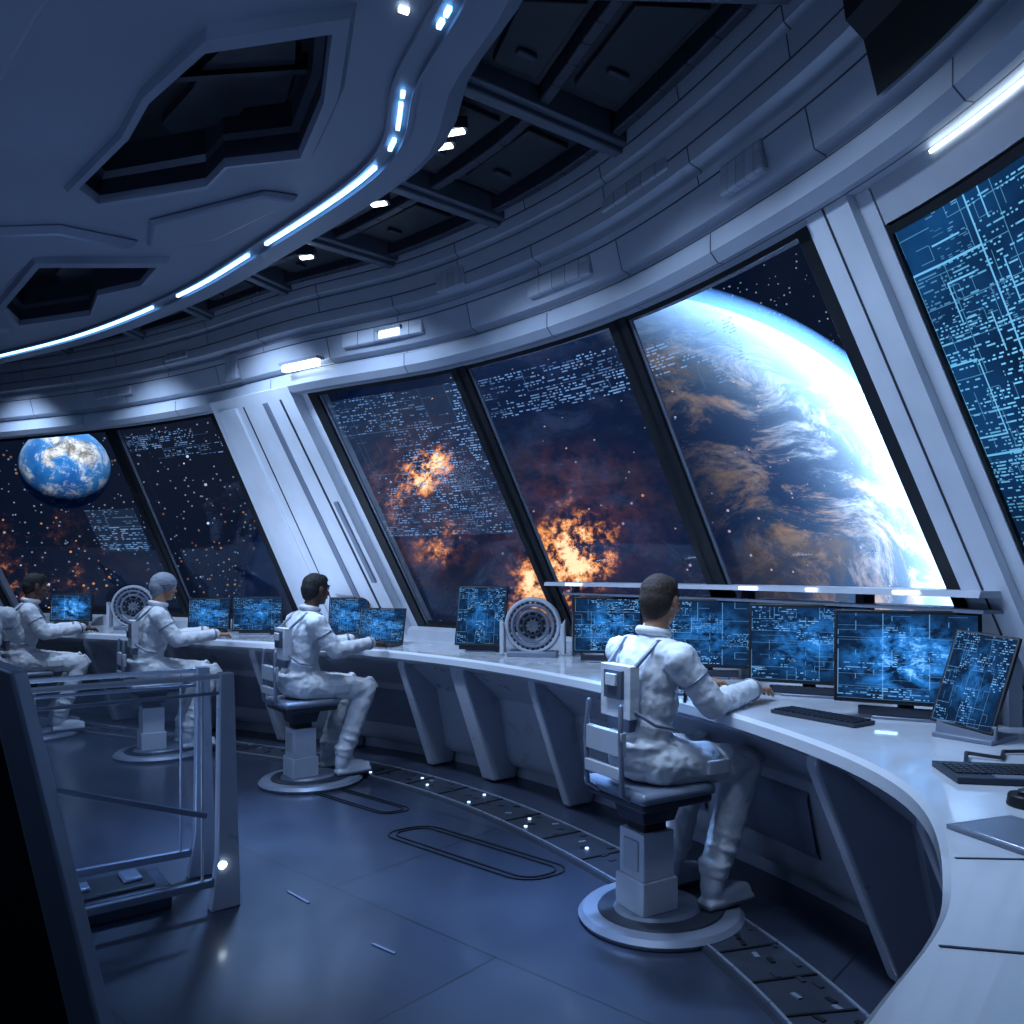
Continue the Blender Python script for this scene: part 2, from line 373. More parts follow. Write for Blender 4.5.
def blue():
    b=NB('blueprint_display'); tc=b.n('ShaderNodeTexCoord'); uv=tc.outputs['UV']
    p1,c=ui(b,uv,170,140,5,5,2,.45,.5,1.0,.8); p2,c2=ui(b,uv,90,240,11,13,9,.3,.36,1.0,.6)
    p=b.M('MAXIMUM',p1,b.M('MULTIPLY',p2,.6))
    for cx,cy,r in ((.20,.50,.10),(.42,.45,.17),(.12,.35,.09)):
        dd=b.VM('DISTANCE',uv,(cx,cy,0),1); p=b.M('MAXIMUM',p,b.M('MULTIPLY',b.M('LESS_THAN',b.M('ABSOLUTE',b.M('SUBTRACT',dd,r)),.0016),.7))
    nz=b.n('ShaderNodeTexNoise',{'Vector':uv,'Scale':2.4,'Detail':4.0})
    sp=b.n('ShaderNodeSeparateXYZ',{0:uv})
    g=b.M('MULTIPLY',b.mr(nz.outputs[0],.38,.68,.08,.8),b.mr(sp.outputs[1],.35,.95,.08,1))
    c=b.mix(g,(.003,.009,.028),(.010,.10,.32))
    c=b.mix(b.M('MULTIPLY',p,b.mr(sp.outputs[1],.1,.7,.3,.95)),c,(.18,.60,1.0))
    e=b.n('ShaderNodeEmission',{0:c,1:1.15}); return b.done(e.outputs[0],True)
g=grp('wall_display'); BL=blue(); m=MB(); ts=rng(8.37,10.6,14)
for i,(p,q) in enumerate(zip(ts,ts[1:])):
    u0,u1=i/14*1.4,(i+1)/14*1.4
    m.quad(W(p,-.02,.03),W(q,-.02,.03),W(q,.90,.03),W(p,.90,.03),BL,((u0,0),(u1,0),(u1,1.1),(u0,1.1)))
m.obj('screen',g)
m=MB(); slab(m,8.36,8.375,-.04,.92,-.02,.045,BLACK,1); slab(m,10.6,10.65,-.04,.92,-.02,.045,BLACK,1); slab(m,8.36,10.65,.90,.915,-.02,.045,BLACK,14); slab(m,8.36,10.65,-.05,-.02,-.02,.045,BLACK,14)
m.obj('bezel',g)
m=MB(); slab(m,8.37,10.6,.92,1.05,-.02,.05,WHITE,14); m.obj('trim_3')
m=MB(); slab(m,8.66,10.2,.980,.985,.05,.058,LAMPW,14); m.obj('wall_strip_lamp')
m=MB(); m.loft([[P2(Tc,t,-.185,3.0),P2(Tc,t,-.235,3.17),P2(Tc,t,-.30,3.22),P2(Tc,t,-.33,3.4)] for t in rng(8.6,10.6,14)],BLACK); m.obj('trim_4')

# ------------------------------------------------------------------ ceiling
m=MB(); pts=[P2(Tc,t,.0,3.64) for t in rng(0,12,60)]+[V((-9,-2,3.64)),V((-9,9,3.64))]
m.prism(pts,(0,0,.1),CEILD); m.obj('ceiling',smooth=0)
EO=.24
def CE(t,f,z):
    a=P2(Tc,t,-.33,z); b=P2(Lc,t,EO,z); return a.lerp(b,f)
m=MB(); RB=[1.5,2.2,2.9,3.6,4.3,5.0,5.75,6.5,7.3,8.3,9.3,10.4]
BEAM=pbr('ceiling_beam',(.09,.11,.15),.45,.3)
for t in RB:
    m.bar(CE(t,-.02,3.54),CE(t,1.02,3.54),.13,.12,BEAM)
    m.bar(CE(t,-.02,3.47),CE(t,1.02,3.47),.06,.03,BEAM)
for f in (.06,.52,.93):
    ts=rng(1,11,60)
    for p,q in zip(ts,ts[1:]): m.bar(CE(p,f,3.56),CE(q,f,3.56),.05,.12,DGREY)
m.obj('ceiling_beams',bevel=.008)
m=MB()
for a,b in zip(RB,RB[1:]):
    for f0,f1,z in ((.10,.47,3.56),(.57,.89,3.54)):
        t0=a+.1;t1=b-.1; q=[CE(t0,f0,z),CE(t1,f0,z),CE(t1,f1,z),CE(t0,f1,z)]
        m.prism(q,(0,0,.06),CEILD)
        c=sum(q,V((0,0,0)))/4; q2=[c+(p-c)*.75+V((0,0,-.025)) for p in q]; m.prism(q2,(0,0,.03),CEILD)
        m.bar(c.lerp(q[0],.3)+V((0,0,-.035)),c.lerp(q[3],.3)+V((0,0,-.035)),.03,.02,DGREY)
m.obj('ceiling_panels',bevel=.006)

ZL=3.2
hole1=[(-1.87,3.47),(-1.47,3.08),(-1.29,2.85),(-.99,2.58),(-.57,2.49),(-.68,2.85),(-.86,3.22),(-1.18,3.285),(-1.32,3.45),(-1.86,3.61)]
hole2=[(-3.23,5.09),(-2.59,4.39),(-1.96,4.39),(-2.17,4.66),(-2.5,4.82),(-2.74,5.19),(-3.32,5.4)]
outer=[tuple(cr(Lc,t)+no(Lc,t)*(EO-.08)) for t in rng(0,12,50)]+[(-.5,-1.8),(-8.8,-1.8),(-8.8,7.9)]
polys=[[V((x,y,0)) for x,y in p] for p in (outer,hole1,hole2)]
tri=geometry.tessellate_polygon(polys); flat=[p for q in polys for p in q]
g=grp('ceiling_canopy')
m=MB(); m.add([(p.x,p.y,ZL) for p in flat],[tuple(x) for x in tri],LOBE)
m.loft([[P2(Lc,t,EO-.08,ZL),P2(Lc,t,EO-.01,ZL+.06),P2(Lc,t,EO,ZL+.20),P2(Lc,t,EO-.05,ZL+.22),P2(Lc,t,EO-.05,ZL+.45)] for t in rng(0,12,50)],LOBE)
m.obj('underside',g,smooth=25)
def cen(h): return sum((V((p[0],p[1],0)) for p in h),V((0,0,0)))/len(h)
m=MB()
for h in (hole1,hole2):
    c=cen(h)
    def ring(k,z,h=h,c=c): return [V((c.x+(x-c.x)*k,c.y+(y-c.y)*k,z)) for x,y in h]
    rs=[ring(1.0,ZL),ring(1.0,ZL+.07),ring(.93,ZL+.09),ring(.93,ZL+.2)]
    m.rings(rs,DGREY,caps=False)
    rr=[ring(1.0,ZL-.0),ring(1.02,ZL-.035),ring(1.13,ZL-.03),ring(1.17,ZL)]
    m.rings(rr,LOBE,caps=False)
m.obj('opening_rims',g,smooth=25)
m=MB()
for h in (hole1,hole2):
    c=cen(h)
    m.prism([V((c.x+(x-c.x)*1.02,c.y+(y-c.y)*1.02,ZL+.2)) for x,y in h],(0,0,.04),BLACK)
    m.prism([V((c.x+(x-c.x)*.55+.12,c.y+(y-c.y)*.6,ZL+.16)) for x,y in h],(0,0,.04),CEILD)
    m.bar((c.x-.5,c.y-.05,ZL+.16),(c.x+.5,c.y-.15,ZL+.16),.03,.04,CEILD)
m.obj('opening_recess',g)
m=MB()
def plate(ps,z=ZL,th=.05,mat=LOBE):
    c=cen(ps)
    a=[V((p[0],p[1],z)) for p in ps]; b=[V((c.x+(p[0]-c.x)*.93,c.y+(p[1]-c.y)*.93,z-th)) for p in ps]; m.rings([a,b],mat)
plate([(-2.3,3.3),(-1.75,2.75),(-1.2,2.2),(-1.5,1.9),(-2.4,2.2),(-2.9,2.9)])
plate([(-3.4,4.4),(-2.9,3.95),(-2.2,3.9),(-1.9,4.1),(-2.5,4.2),(-3.1,4.8)])
plate([(-1.75,3.85),(-1.1,3.55),(-.95,3.6),(-1.5,4.05),(-1.9,4.15)],th=.03)
plate([(-.75,2.2),(-.4,2.1),(-.35,1.6),(-.8,1.6)],th=.04)
plate([(-4.6,5.6),(-3.7,5.2),(-3.5,5.6),(-4.4,6.1),(-5.2,6.2)],th=.03)
m.obj('plates',g,smooth=25,bevel=.01)
m=MB(); ts=rng(1,11.5,80)
for p,q in zip(ts,ts[1:]):
    m.bar(P2(Lc,p,-.04,ZL-.008),P2(Lc,q,-.04,ZL-.008),.015,.02,LOBE); m.bar(P2(Lc,p,.04,ZL-.008),P2(Lc,q,.04,ZL-.008),.015,.02,LOBE)
m.obj('strip_rails',g)
m=MB()
for a,b in ((1.0,4.72),(5.0,5.98),(6.15,7.0),(7.2,7.32),(7.45,7.75),(7.83,7.88),(8.5,8.56),(8.6,8.66),(8.9,9.05),(9.3,10)):
    n=max(1,int((b-a)*8)); ts=rng(a,b,n)
    for p,q in zip(ts,ts[1:]): m.bar(P2(Lc,p,0,ZL-.010),P2(Lc,q,0,ZL-.010),.015,.014,STRIP)
m.bar(P2(Lc,8.52,-.12,ZL-.008),P2(Lc,8.55,-.12,ZL-.008),.03,.012,LAMPW)
m.obj('ceiling_light_strip')
m=MB()
for t,f in ((7.05,.86),(6.93,.84),(6.4,.75),(5.6,.6),(4.9,.8)):
    c=CE(t,f,3.43); m.box(c,(.08,.03,.012),LAMPW,Matrix.Rotation(-.3,3,'Z')); m.box(c+V((0,0,.03)),(.11,.06,.05),DGREY)
m.obj('ceiling_downlights')
m=MB()
for t,z,w in ((5.66,3.08,.17),(5.02,2.98,.36)):
    tt=V((*(cr(Tc,t+.05)-cr(Tc,t-.05)).normalized(),0)); c=P2(Tc,t,-.205,z); m.bar(c-tt*w/2,c+tt*w/2,.04,.045,LAMPW); m.bar(c-tt*(w/2+.02)+V((0,0,.03)),c+tt*(w/2+.02)+V((0,0,.03)),.07,.02,GREY)
m.obj('cornice_lamp')

m=MB(); m.box((-3.5,-2.05,1.85),(13,.1,3.8),GREY); m.obj('wall_back')
m=MB(); m.box((-9.05,3.8,1.85),(.1,12,3.8),GREY); m.obj('wall_left')

# ------------------------------------------------------------------ desk
g=grp('console_desk')
m=MB(); rows=[]
for t in rng(.3,11.6,150):
    w=(cr(Bc,t)-cr(Fc,t)).length
    def q(o,z,t=t,w=w): return DF(t,o/w,z)
    rows.append([q(0,.865),q(0,.905),q(.015,.92),q(w-.02,.92),q(w-.02,.80),q(.14,.80),q(.03,.845)])
m.loft(rows,DESKW,closed=True,caps=True)
m.obj('desktop',g)
m=MB(); rows=[]
for t in rng(.3,11.6,150):
    w=(cr(Bc,t)-cr(Fc,t)).length
    def q(o,z,t=t,w=w): return DF(t,min(.97,o/w),z)
    rows.append([q(.14,.80),q(.40,.60),q(.50,.16),q(.55,.10),q(.62,.10),q(.62,0)])
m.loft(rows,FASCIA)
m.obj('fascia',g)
m=MB(); 
for t in (2.7,3.45,4.15,4.62,5.3,5.72,6.3,8.2,9.0,9.7,10.6):
    d=V((*(cr(Fc,t+.05)-cr(Fc,t-.05)).normalized(),0)); w=(cr(Bc,t)-cr(Fc,t)).length
    def q(o,z,t=t,w=w): return DF(t,o/w,z)
    th=.07 if t not in (5.72,) else .14
    m.prism([q(.04,.86),q(.04,.80),q(.36,.02),q(.58,.0),q(.62,.10),q(.50,.66),q(.18,.84)],d*th,FASCIA)
m.obj('support_fins',g,bevel=.012,smooth=25)
m=MB()
for a,b in ((7.95,8.15),(8.35,8.9),(9.15,9.6),(6.7,7.1),(7.3,7.7),(4.75,5.2),(3.6,4.0)):
    rows=[]
    for t in rng(a,b,6):
        w=(cr(Bc,t)-cr(Fc,t)).length
        rows.append([DF(t,.41/w,.55),DF(t,.40/w,.52),DF(t,.45/w,.28),DF(t,.47/w,.25)])
    m.loft(rows,GREY)
m.obj('inset_panels',g)
m=MB()
for t,f0,f1 in ((9.75,0.02,.6),(10.35,.02,.9),(8.9,.35,.9)):
    m.bar(DF(t,f0,.9205),DF(t,f1,.9205),.006,.003,DGREY)
ts=rng(9.0,11.3,30)
for p,q_ in zip(ts,ts[1:]): m.bar(DF(p,.62,.9205),DF(q_,.62,.9205),.006,.003,DGREY)
m.obj('seams',g)
m=MB(); m.loft([[P2(Bc,t,-.02,ZD),P2(Bc,t,-.10,ZD),P2(Bc,t,-.10,1.0),P2(Bc,t,-.06,1.03),P2(Bc,t,.06,1.03)] for t in rng(.3,11.6,100)],WHITE); m.obj('trim_5')
g=grp('console_shelf'); m=MB()
m.loft([[P2(Bc,t,-.10,1.43),P2(Bc,t,-.36,1.43),P2(Bc,t,-.37,1.405),P2(Bc,t,-.10,1.40)] for t in rng(6.05,8.22,24)],FASCIA,closed=True,caps=True)
m.loft([[P2(Bc,t,-.14,1.36),P2(Bc,t,-.33,1.36),P2(Bc,t,-.33,1.345),P2(Bc,t,-.14,1.345)] for t in rng(6.15,8.2,24)],GREY,closed=True,caps=True)
for t in (6.12,6.6,7.1,7.6,8.15): m.bar(P2(Bc,t,-.16,.92),P2(Bc,t,-.16,1.41),.05,.09,GREY)
m.obj('shelf',g)
m=MB()
for a,b in ((6.2,6.3),(6.7,6.78),(7.2,7.28),(7.5,7.54),(7.85,7.95)):
    m.bar(P2(Bc,a,-.36,1.418),P2(Bc,b,-.36,1.418),.03,.012,LAMPW)
m.obj('shelf_lamps',g)

# ------------------------------------------------------------------ desk equipment
def face_to(p,target): return math.atan2(target[1]-p[1],target[0]-p[0])+math.pi/2   # local -Y faces target
def monitor(p,tgt,w=.52,h=.36,scr=0,tilt=.12,z0=.06):
    a=face_to(p,tgt); g=grp('computer_monitor',p,a)
    m=MB(); R=Matrix.Rotation(-tilt,3,'X')
    c=V((0,0,z0+h/2))
    m.box(c,(w,.028,h),BLACK,R); m.box(c+R@V((0,.025,0)),(w*.6,.03,h*.6),DGREY,R)
    m.obj('housing',g,bevel=.006)
    m=MB(); hw,hh=w/2-.014,h/2-.016; q=[c+R@V((x,-.0155,z)) for x,z in ((-hw,-hh),(hw,-hh),(hw,hh),(-hw,hh))]; m.quad(*q,SCR[scr]); m.obj('screen',g,recalc=False)
    m=MB(); m.box((0,.06,.006),(.24,.17,.012),GREY); m.bar((0,.08,.01),(0,.045,z0+h*.45),.06,.02,GREY,up=(0,1,0)); m.box((0,-.005,.03),(.34,.03,.035),DGREY) 
    m.obj('stand',g,bevel=.004); return g
monitor(DF(6.42,.64),(.0,2.2),.44,.36,4,.1)
monitor(DF(7.0,.62),(.25,1.8),.52,.37,0,.1)
monitor(DF(7.52,.61),(.3,1.4),.53,.37,2,.1)
monitor(DF(8.02,.56),(.35,.8),.52,.37,3,.1)
monitor(DF(3.42,.6),(-3.2,4),.42,.30,1,.1,.03)
monitor(DF(3.86,.6),(-2.2,4),.46,.32,2,.1,.03)
monitor(DF(4.58,.6),(-1.9,4),.36,.32,1,.12,.04)
monitor(DF(2.22,.6),(-4.0,4),.42,.30,3,.1,.05)
monitor(DF(5.68,.45),(-1.1,2.5),.38,.44,5,.22,.04)
def laptop(p,tgt,w=.36,d=.24,h=.24,scr=1,tilt=.3,name='laptop',openl=True):
    a=face_to(p,tgt); g=grp(name,p,a); m=MB(); m.box((0,-d/2,.009),(w,d,.016),DGREY)
    for i in range(5):
        for j in range(13): m.box((-w*.42+j*w*.07,-d*.25-i*.027*d/.24,.019),(w*.058,.02*d/.24,.004),KEYS)
    m.box((0,-d*.85,.0175),(w*.3,d*.2,.001),GREY); m.obj('base',g,bevel=.002)
    if openl:
        R=Matrix.Rotation(-tilt,3,'X'); m=MB(); c=V((0,0,.016))+R@V((0,0,h/2)); m.box(c,(w,.012,h),BLACK,R); m.obj('lid',g,bevel=.003)
        m=MB(); hw,hh=w/2-.01,h/2-.01; q=[c+R@V((x,-.0075,z)) for x,z in ((-hw,-hh),(hw,-hh),(hw,hh),(-hw,hh))]; m.quad(*q,SCR[scr]); m.obj('screen',g,recalc=False)
    return g
laptop(DF(4.98,.32,ZD+.001),(-1.9,3.5),.40,.22,.28,1,.25)
tp=V((1.62,2.80,ZD))
g=grp('tablet_stand',tp,face_to(tp,(-.5,1.3)))
m=MB(); R=Matrix.Rotation(-.38,3,'X')@Matrix.Rotation(.10,3,'Y'); c=V((0,0,.20)); m.box(c,(.22,.016,.35),BLACK,R); m.obj('tablet',g,bevel=.004)
m=MB(); q=[c+R@V((x,-.009,z)) for x,z in ((-.10,-.165),(.10,-.165),(.10,.165),(-.10,.165))]; m.quad(*q,SCR[5]); m.obj('screen',g,recalc=False)
m=MB(); m.box((0,.0,.008),(.2,.2,.016),GREY); m.bar((0,.06,.01),(0,.02,.2),.08,.012,GREY,up=(0,1,0)); m.bar((0,-.07,.01),(0,-.06,.06),.2,.012,GREY,up=(0,1,0)); m.obj('base',g,bevel=.003)
def keyboard(p,a,w=.38,d=.13):
    g=grp('keyboard',p,a); m=MB(); m.box((0,0,.008),(w,d,.014),DGREY)
    for i in range(5):
        for j in range(15): m.box((-w/2+.02+j*(w-.04)/14,-d/2+.018+i*(d-.036)/4,.018),(.019,.017,.006),KEYS)
    m.obj('keys',g)
keyboard(V((1.22,3.16,ZD+.001)),face_to((1.22,3.16),(.35,2.6)))
laptop(V((1.40,2.36,ZD+.001)),(1.15,.9),.30,.20,.2,0,.3,'keypad',False)
g=grp('tablet',(1.12,1.72,ZD),.35); m=MB(); m.box((0,0,.006),(.20,.26,.01),GREY); m.box((0,0,.0115),(.18,.24,.002),METAL); m.obj('body',g,bevel=.003)
g=grp('control_puck',(1.28,1.98,ZD)); m=MB(); m.cyl((0,0,0),(0,0,.03),.05,BLACK,.045); m.cyl((0,0,.03),(0,0,.04),.025,DGREY); m.obj('body',g,bevel=.004)
g=grp('data_cable',(0,0,0)); m=MB(); m.tube([(1.35,2.38,.93),(1.42,2.5,.935),(1.5,2.45,.93),(1.56,2.54,.93),(1.75,2.55,.93)],.006,KEYS); m.obj('cable',g)

def coil(p,tgt,R=.19):
    g=grp('gyroscope',p,face_to(p,tgt)); m=MB(); c=V((0,0,R+.03)); ax=(0,1,0)
    m.torus(c,ax,R,.018,FASCIA,flat=1.6); m.torus(c,ax,R*.80,.014,GREY,flat=2); m.torus(c,ax,R*.58,.016,METAL,flat=1.5); m.torus(c,ax,R*.36,.012,DGREY,flat=2)
    m.cyl(c+V((0,-.03,0)),c+V((0,.03,0)),.04,METAL); m.cyl(c+V((0,.0,0)),c+V((0,.012,0)),R*.56,BLACK,n=32)
    for i in range(10):
        a=2*math.pi*i/10; dv=V((math.cos(a),0,math.sin(a))); m.bar(c+dv*.04,c+dv*R*.98,.014,.014,METAL,up=(0,1,0))
    for i in range(28):
        a=2*math.pi*i/28; dv=V((math.cos(a),0,math.sin(a))); m.bar(c+dv*R*.84,c+dv*R*.95,.02,.04,DGREY,up=(0,1,0))
    m.obj('rings',g); m=MB()
    m.box((0,0,.018),(.34,.16,.036),GREY)
    for s in (-1,1): m.prism([(s*(R+.015),-.05,.02),(s*(R+.045),-.05,.02),(s*(R+.045),-.05,R+.08),(s*(R+.015),-.05,R+.02)],(0,.1,0),WHITE); m.bar((s*(R+.03),0,R+.03),(s*R,0,R+.03),.03,.03,METAL)
    m.obj('cradle',g,bevel=.005)
coil(DF(6.02,.5),(-.3,3),.18); coil(DF(2.78,.55),(-3.4,4),.2)

# ------------------------------------------------------------------ chairs & crew
def chair(loc,a):
    g=grp('swivel_chair',loc,a)
    m=MB()
    def oval(rx,ry,z,cy=0,n=40): return [V((rx*math.cos(2*math.pi*i/n),cy+ry*math.sin(2*math.pi*i/n),z)) for i in range(n)]
    m.rings([oval(.33,.36,0,.08),oval(.34,.37,.02,.08),oval(.32,.35,.04,.08),oval(.27,.30,.042,.08)],GREY)
    m.rings([oval(.26,.29,.035,.08),oval(.25,.28,.05,.08)],DGREY)
    m.rings([oval(.17,.20,.05,.06),oval(.16,.19,.062,.06)],GREY)
    m.obj('base',g)
    m=MB(); m.box((0,0,.13),(.19,.19,.14),PILLAR); m.box((0,0,.30),(.165,.165,.2),PILLAR); m.box((0,0,.205),(.15,.15,.03),BLACK); m.box((0,0,.42),(.12,.12,.05),BLACK); m.box((0,0,.485),(.17,.17,.09),DGREY,taper=1.25)
    m.box((.0,-.085,.30),(.1,.01,.13),WHITE); m.obj('column',g,bevel=.012)
    m=MB(); m.box((0,.01,.55),(.40,.38,.045),DGREY); m.box((0,.01,.585),(.42,.40,.05),GREY); m.obj('seat',g,bevel=.02)
    m=MB()
    for s in (-1,1):
        m.tube([(s*.1,-.15,.55),(s*.12,-.225,.60),(s*.12,-.235,.80),(s*.11,-.225,.95)],.012,GREY)
    m.box((0,-.225,.80),(.26,.03,.10),WHITE); m.box((0,-.23,.68),(.24,.025,.05),WHITE)
    m.obj('back_frame',g,bevel=.008)

def remesh(o,vox,sm=4,disp=0):
    r=o.modifiers.new('r','REMESH'); r.mode='VOXEL'; r.voxel_size=vox; r.use_smooth_shade=True
    s=o.modifiers.new('s','SMOOTH'); s.factor=.5; s.iterations=sm
    if disp:
        tx=D.textures.get('folds') or D.textures.new('folds','CLOUDS'); tx.noise_scale=.05; tx.noise_depth=3
        d=o.modifiers.new('d','DISPLACE'); d.texture=tx; d.strength=disp; d.mid_level=.5; d.texture_coords='LOCAL'

def crew(loc,a,skin,hair,headturn=0.0,reach=0.0,lean=0.0,cap_=False,handz=0.0):
    g=grp('crew_member',loc,a); m=MB(); X=SUIT
    def L(y,z): return y+lean*max(0,(z-.75))      # forward lean
    m.ell((0,L(-.02,.72),.715),(.172,.142,.115),X); m.ell((0,L(-.03,.82),.83),(.150,.115,.14),X)
    m.ell((0,L(-.015,.95),.95),(.160,.118,.17),X); m.ell((0,L(-.015,1.06),1.06),(.172,.118,.15),X)
    m.cap((-.12,L(-.01,1.15),1.15),.072,(.12,L(-.01,1.15),1.15),.072,X); m.cap((0,L(0,1.16),1.16),.09,(0,L(.01,1.24),1.235),.060,X)
    m.torus((0,L(-.03,.79),.775),(0,0,1),.140,.022,X,n=28,k=8)
    for s in (-1,1):
        hip=(s*.09,.0,.70); kn=(s*.15,.43,.655); an=(s*.13,.27,.21)
        m.cap(hip,.105,kn,.076,X); m.cap(kn,.077,(s*.14,.35,.43),.072,X); m.cap((s*.14,.35,.43),.072,an,.064,X); m.ell((s*.13,.28,.24),(.074,.076,.035),X)
        for k,zz in enumerate((.60,.52,.36,.30)): m.torus((s*.142,.43-(.655-zz)*.36,zz),(0,.36,1),.070-.002*k,.010,X,n=20,k=6)
        sh=V((s*.19,L(-.01,1.15),1.14)); el=V((s*.26,L(.10,.95)+reach*.4,.945+reach*.1)); wr=V((s*.17,.40+reach,.985+handz))
        m.cap(sh,.070,el,.058,X); m.cap(el,.058,wr,.043,X); m.ell(wr-(wr-el).normalized()*.02,(.046,.046,.046),X); m.ell(sh,(.072,.076,.072),X)
        for f in (.6,.78): m.torus(sh.lerp(el,f),el-sh,.056,.010,X,n=20,k=6)
        for f in (.2,.36): m.torus(el.lerp(wr,f),wr-el,.050,.010,X,n=20,k=6)
    o=m.obj('body',g); remesh(o,.009,4,.020)
    m=MB()
    for s in (-1,1):
        m.cap((s*.13,.27,.20),.056,(s*.13,.255,.135),.052,BOOT); m.cap((s*.13,.25,.115),.045,(s*.135,.40,.10),.04,BOOT); m.cap((s*.135,.30,.10),.045,(s*.137,.44,.093),.033,BOOT)
        m.box((s*.134,.335,.072),(.088,.26,.026),BOOT)
    o=m.obj('boots',g); remesh(o,.008,3)
    m=MB()
    for s in (-1,1): m.box((s*.134,.335,.060),(.092,.27,.018),SUITG)
    m.obj('boot_soles',g,bevel=.006)
    m=MB(); by=L(-.155,1.0)
    m.torus((0,L(.01,1.24),1.24),(0,.2,1),.064,.016,SUIT,flat=1.2)
    m.obj('collar',g)
    m=MB()
    m.box((0,by-.005,1.00),(.20,.05,.22),SUIT); m.box((0,by-.035,1.03),(.12,.02,.12),SUITG); m.box((0,by-.05,1.05),(.07,.015,.05),SUIT); m.box((0,by+.01,.865),(.15,.05,.06),GREY)
    for s in (-1,1):
        m.tube([(s*.09,by,1.10),(s*.11,L(-.06,1.21),1.208),(s*.11,L(.05,1.2),1.20),(s*.105,L(.118,1.1),1.09),(s*.11,L(.108,.95),.95)],.010,GREY)
        m.tube([(s*.10,by,.92),(s*.148,L(-.085,.88),.87),(s*.162,L(.0,.86),.85)],.008,GREY)
    m.obj('harness_pack',g,bevel=.012)
    m=MB()
    for s in (-1,1):
        sh=V((s*.19,L(-.01,1.15),1.14)); el=V((s*.26,L(.10,.95)+reach*.4,.945+reach*.1)); wr=V((s*.17,.40+reach,.985+handz)); 
        q=sh.lerp(el,.42); m.torus(q,el-sh,.066,.005,GREY); q=el.lerp(wr,.95); m.torus(q,wr-el,.042,.009,GREY)
        kn=V((s*.15,.43,.655)); hip=V((s*.09,0,.70))
        m.box(kn+V((0,.045,.035)),(.07,.05,.09),SUIT,Matrix.Rotation(.6,3,'X'))
        m.box(hip.lerp(kn,.5)+V((s*.09,0,0)),(.02,.12,.06),SUIT)
    m.obj('suit_bands',g,bevel=.006)
    hc=V((0,L(.03,1.36)+.01,1.372)); h=grp('head',hc); h.parent=g; h.rotation_euler=(-.08,0,headturn)
    m=MB(); m.ell((0,-.005,.022),(.075,.093,.090),skin); m.ell((0,.022,-.03),(.060,.068,.078),skin); m.ell((0,.055,-.078),(.030,.030,.026),skin)
    m.cap((0,-.02,-.05),.052,(0,-.03,-.13),.054,skin); m.cap((0,.088,.012),.010,(0,.103,-.022),.014,skin); m.cap((-.034,.080,.030),.012,(.034,.080,.030),.012,skin)
    m.cap((-.02,.083,-.052),.008,(.02,.083,-.052),.008,skin)
    for s in (-1,1): m.ell((s*.078,-.005,-.003),(.010,.020,.032),skin); m.ell((s*.045,.065,-.022),(.02,.02,.02),skin)
    o=m.obj('skull',h); remesh(o,.005,2)
    m=MB()
    for s in (-1,1): m.ell((s*.031,.083,.012),(.012,.010,.008),BOOT); m.ell((s*.031,.0915,.012),(.005,.003,.005),KEYS)
    m.cap((-.018,.0925,-.053),.0035,(.018,.0925,-.053),.0035,SK1); 
    for s in (-1,1): m.cap((s*.018,.094,.034),.004,(s*.045,.086,.034),.004,hair)
    m.obj('face_features',h)
    m=MB(); m.ell((0,-.012,.035),(.082,.096,.086),hair); m.ell((0,-.045,.0),(.074,.068,.080),hair); m.ell((0,.03,.075),(.062,.055,.040),hair); m.ell((0,-.055,-.04),(.058,.045,.045),hair)
    if cap_: m.ell((0,.0,.04),(.088,.105,.088),hair)
    for s in (-1,1): m.cap((s*.072,.018,.03),.010,(s*.073,.014,-.005),.007,hair)
    o=m.obj('hair',h); remesh(o,.006,2,.006)
    if cap_:
        m=MB(); m.torus((0,0,.02),(0,0,1),.085,.008,SUITG); 
        for s in (-1,1): m.cyl((s*.078,-.0,.0),(s*.095,-.0,.0),.032,SUITG)
        m.obj('headset',h)
    for s in (-1,1):
        el=V((s*.26,L(.10,.95)+reach*.4,.945+reach*.1)); wr=V((s*.17,.40+reach,.985+handz)); d=(wr-el); d.z=0; d.normalize(); d=(d+V((-s*.15,.3,0))).normalized()
        sd=V((d.y,-d.x,0)) ; m=MB(); up=V((0,0,1))
        def hp(f,w,z): return wr+d*f+sd*w*s+up*(z)
        m.cap(hp(-.03,0,0),.027,hp(.015,0,-.004),.024,skin)
        m.cap(hp(.02,-.022,-.008),.016,hp(.075,-.028,-.012),.013,skin); m.cap(hp(.02,.0,-.006),.017,hp(.082,.0,-.010),.014,skin); m.cap(hp(.02,.02,-.008),.016,hp(.075,.024,-.013),.012,skin)
        for w,ln,w2 in ((-.034,.066,-.040),(-.012,.076,-.014),(.010,.070,.012),(.030,.054,.036)):
            b0=hp(.078,w,-.012); b1=hp(.078+ln*.45,w+(w2-w)*.5,-.012+.004); b2=hp(.078+ln*.78,w2,-.026); b3=hp(.078+ln*.95,w2,-.042)
            m.cap(b0,.0095,b1,.0085,skin,n=10,k=3); m.cap(b1,.0085,b2,.0078,skin,n=10,k=3); m.cap(b2,.0078,b3,.007,skin,n=10,k=3)
        m.cap(hp(.015,-.02,-.012),.013,hp(.045,-.050,-.020),.0105,skin,n=10,k=3); m.cap(hp(.045,-.05,-.02),.0105,hp(.075,-.060,-.034),.0085,skin,n=10,k=3)
        o=m.obj('hand',g); remesh(o,.0035,1)
    return g
def yaw(dx,dy): return math.atan2(-dx,dy)   # local +Y -> (dx,dy)
people=[((.58,3.45),(.86,.50),SK1,HAIRB,.35,.06,.06,False),
        ((-1.50,5.68),(.80,.60),SK2,HAIRK,.2,.06,.12,False),
        ((-2.95,6.55),(.82,.57),SK1,HAIRG,.2,.06,.08,True),
        ((-4.42,7.25),(.80,.60),SK2,HAIRK,.1,.04,.08,False),
        ((-4.36,6.55),(-.5,.86),SK1,HAIRG,.0,.0,.05,True)]
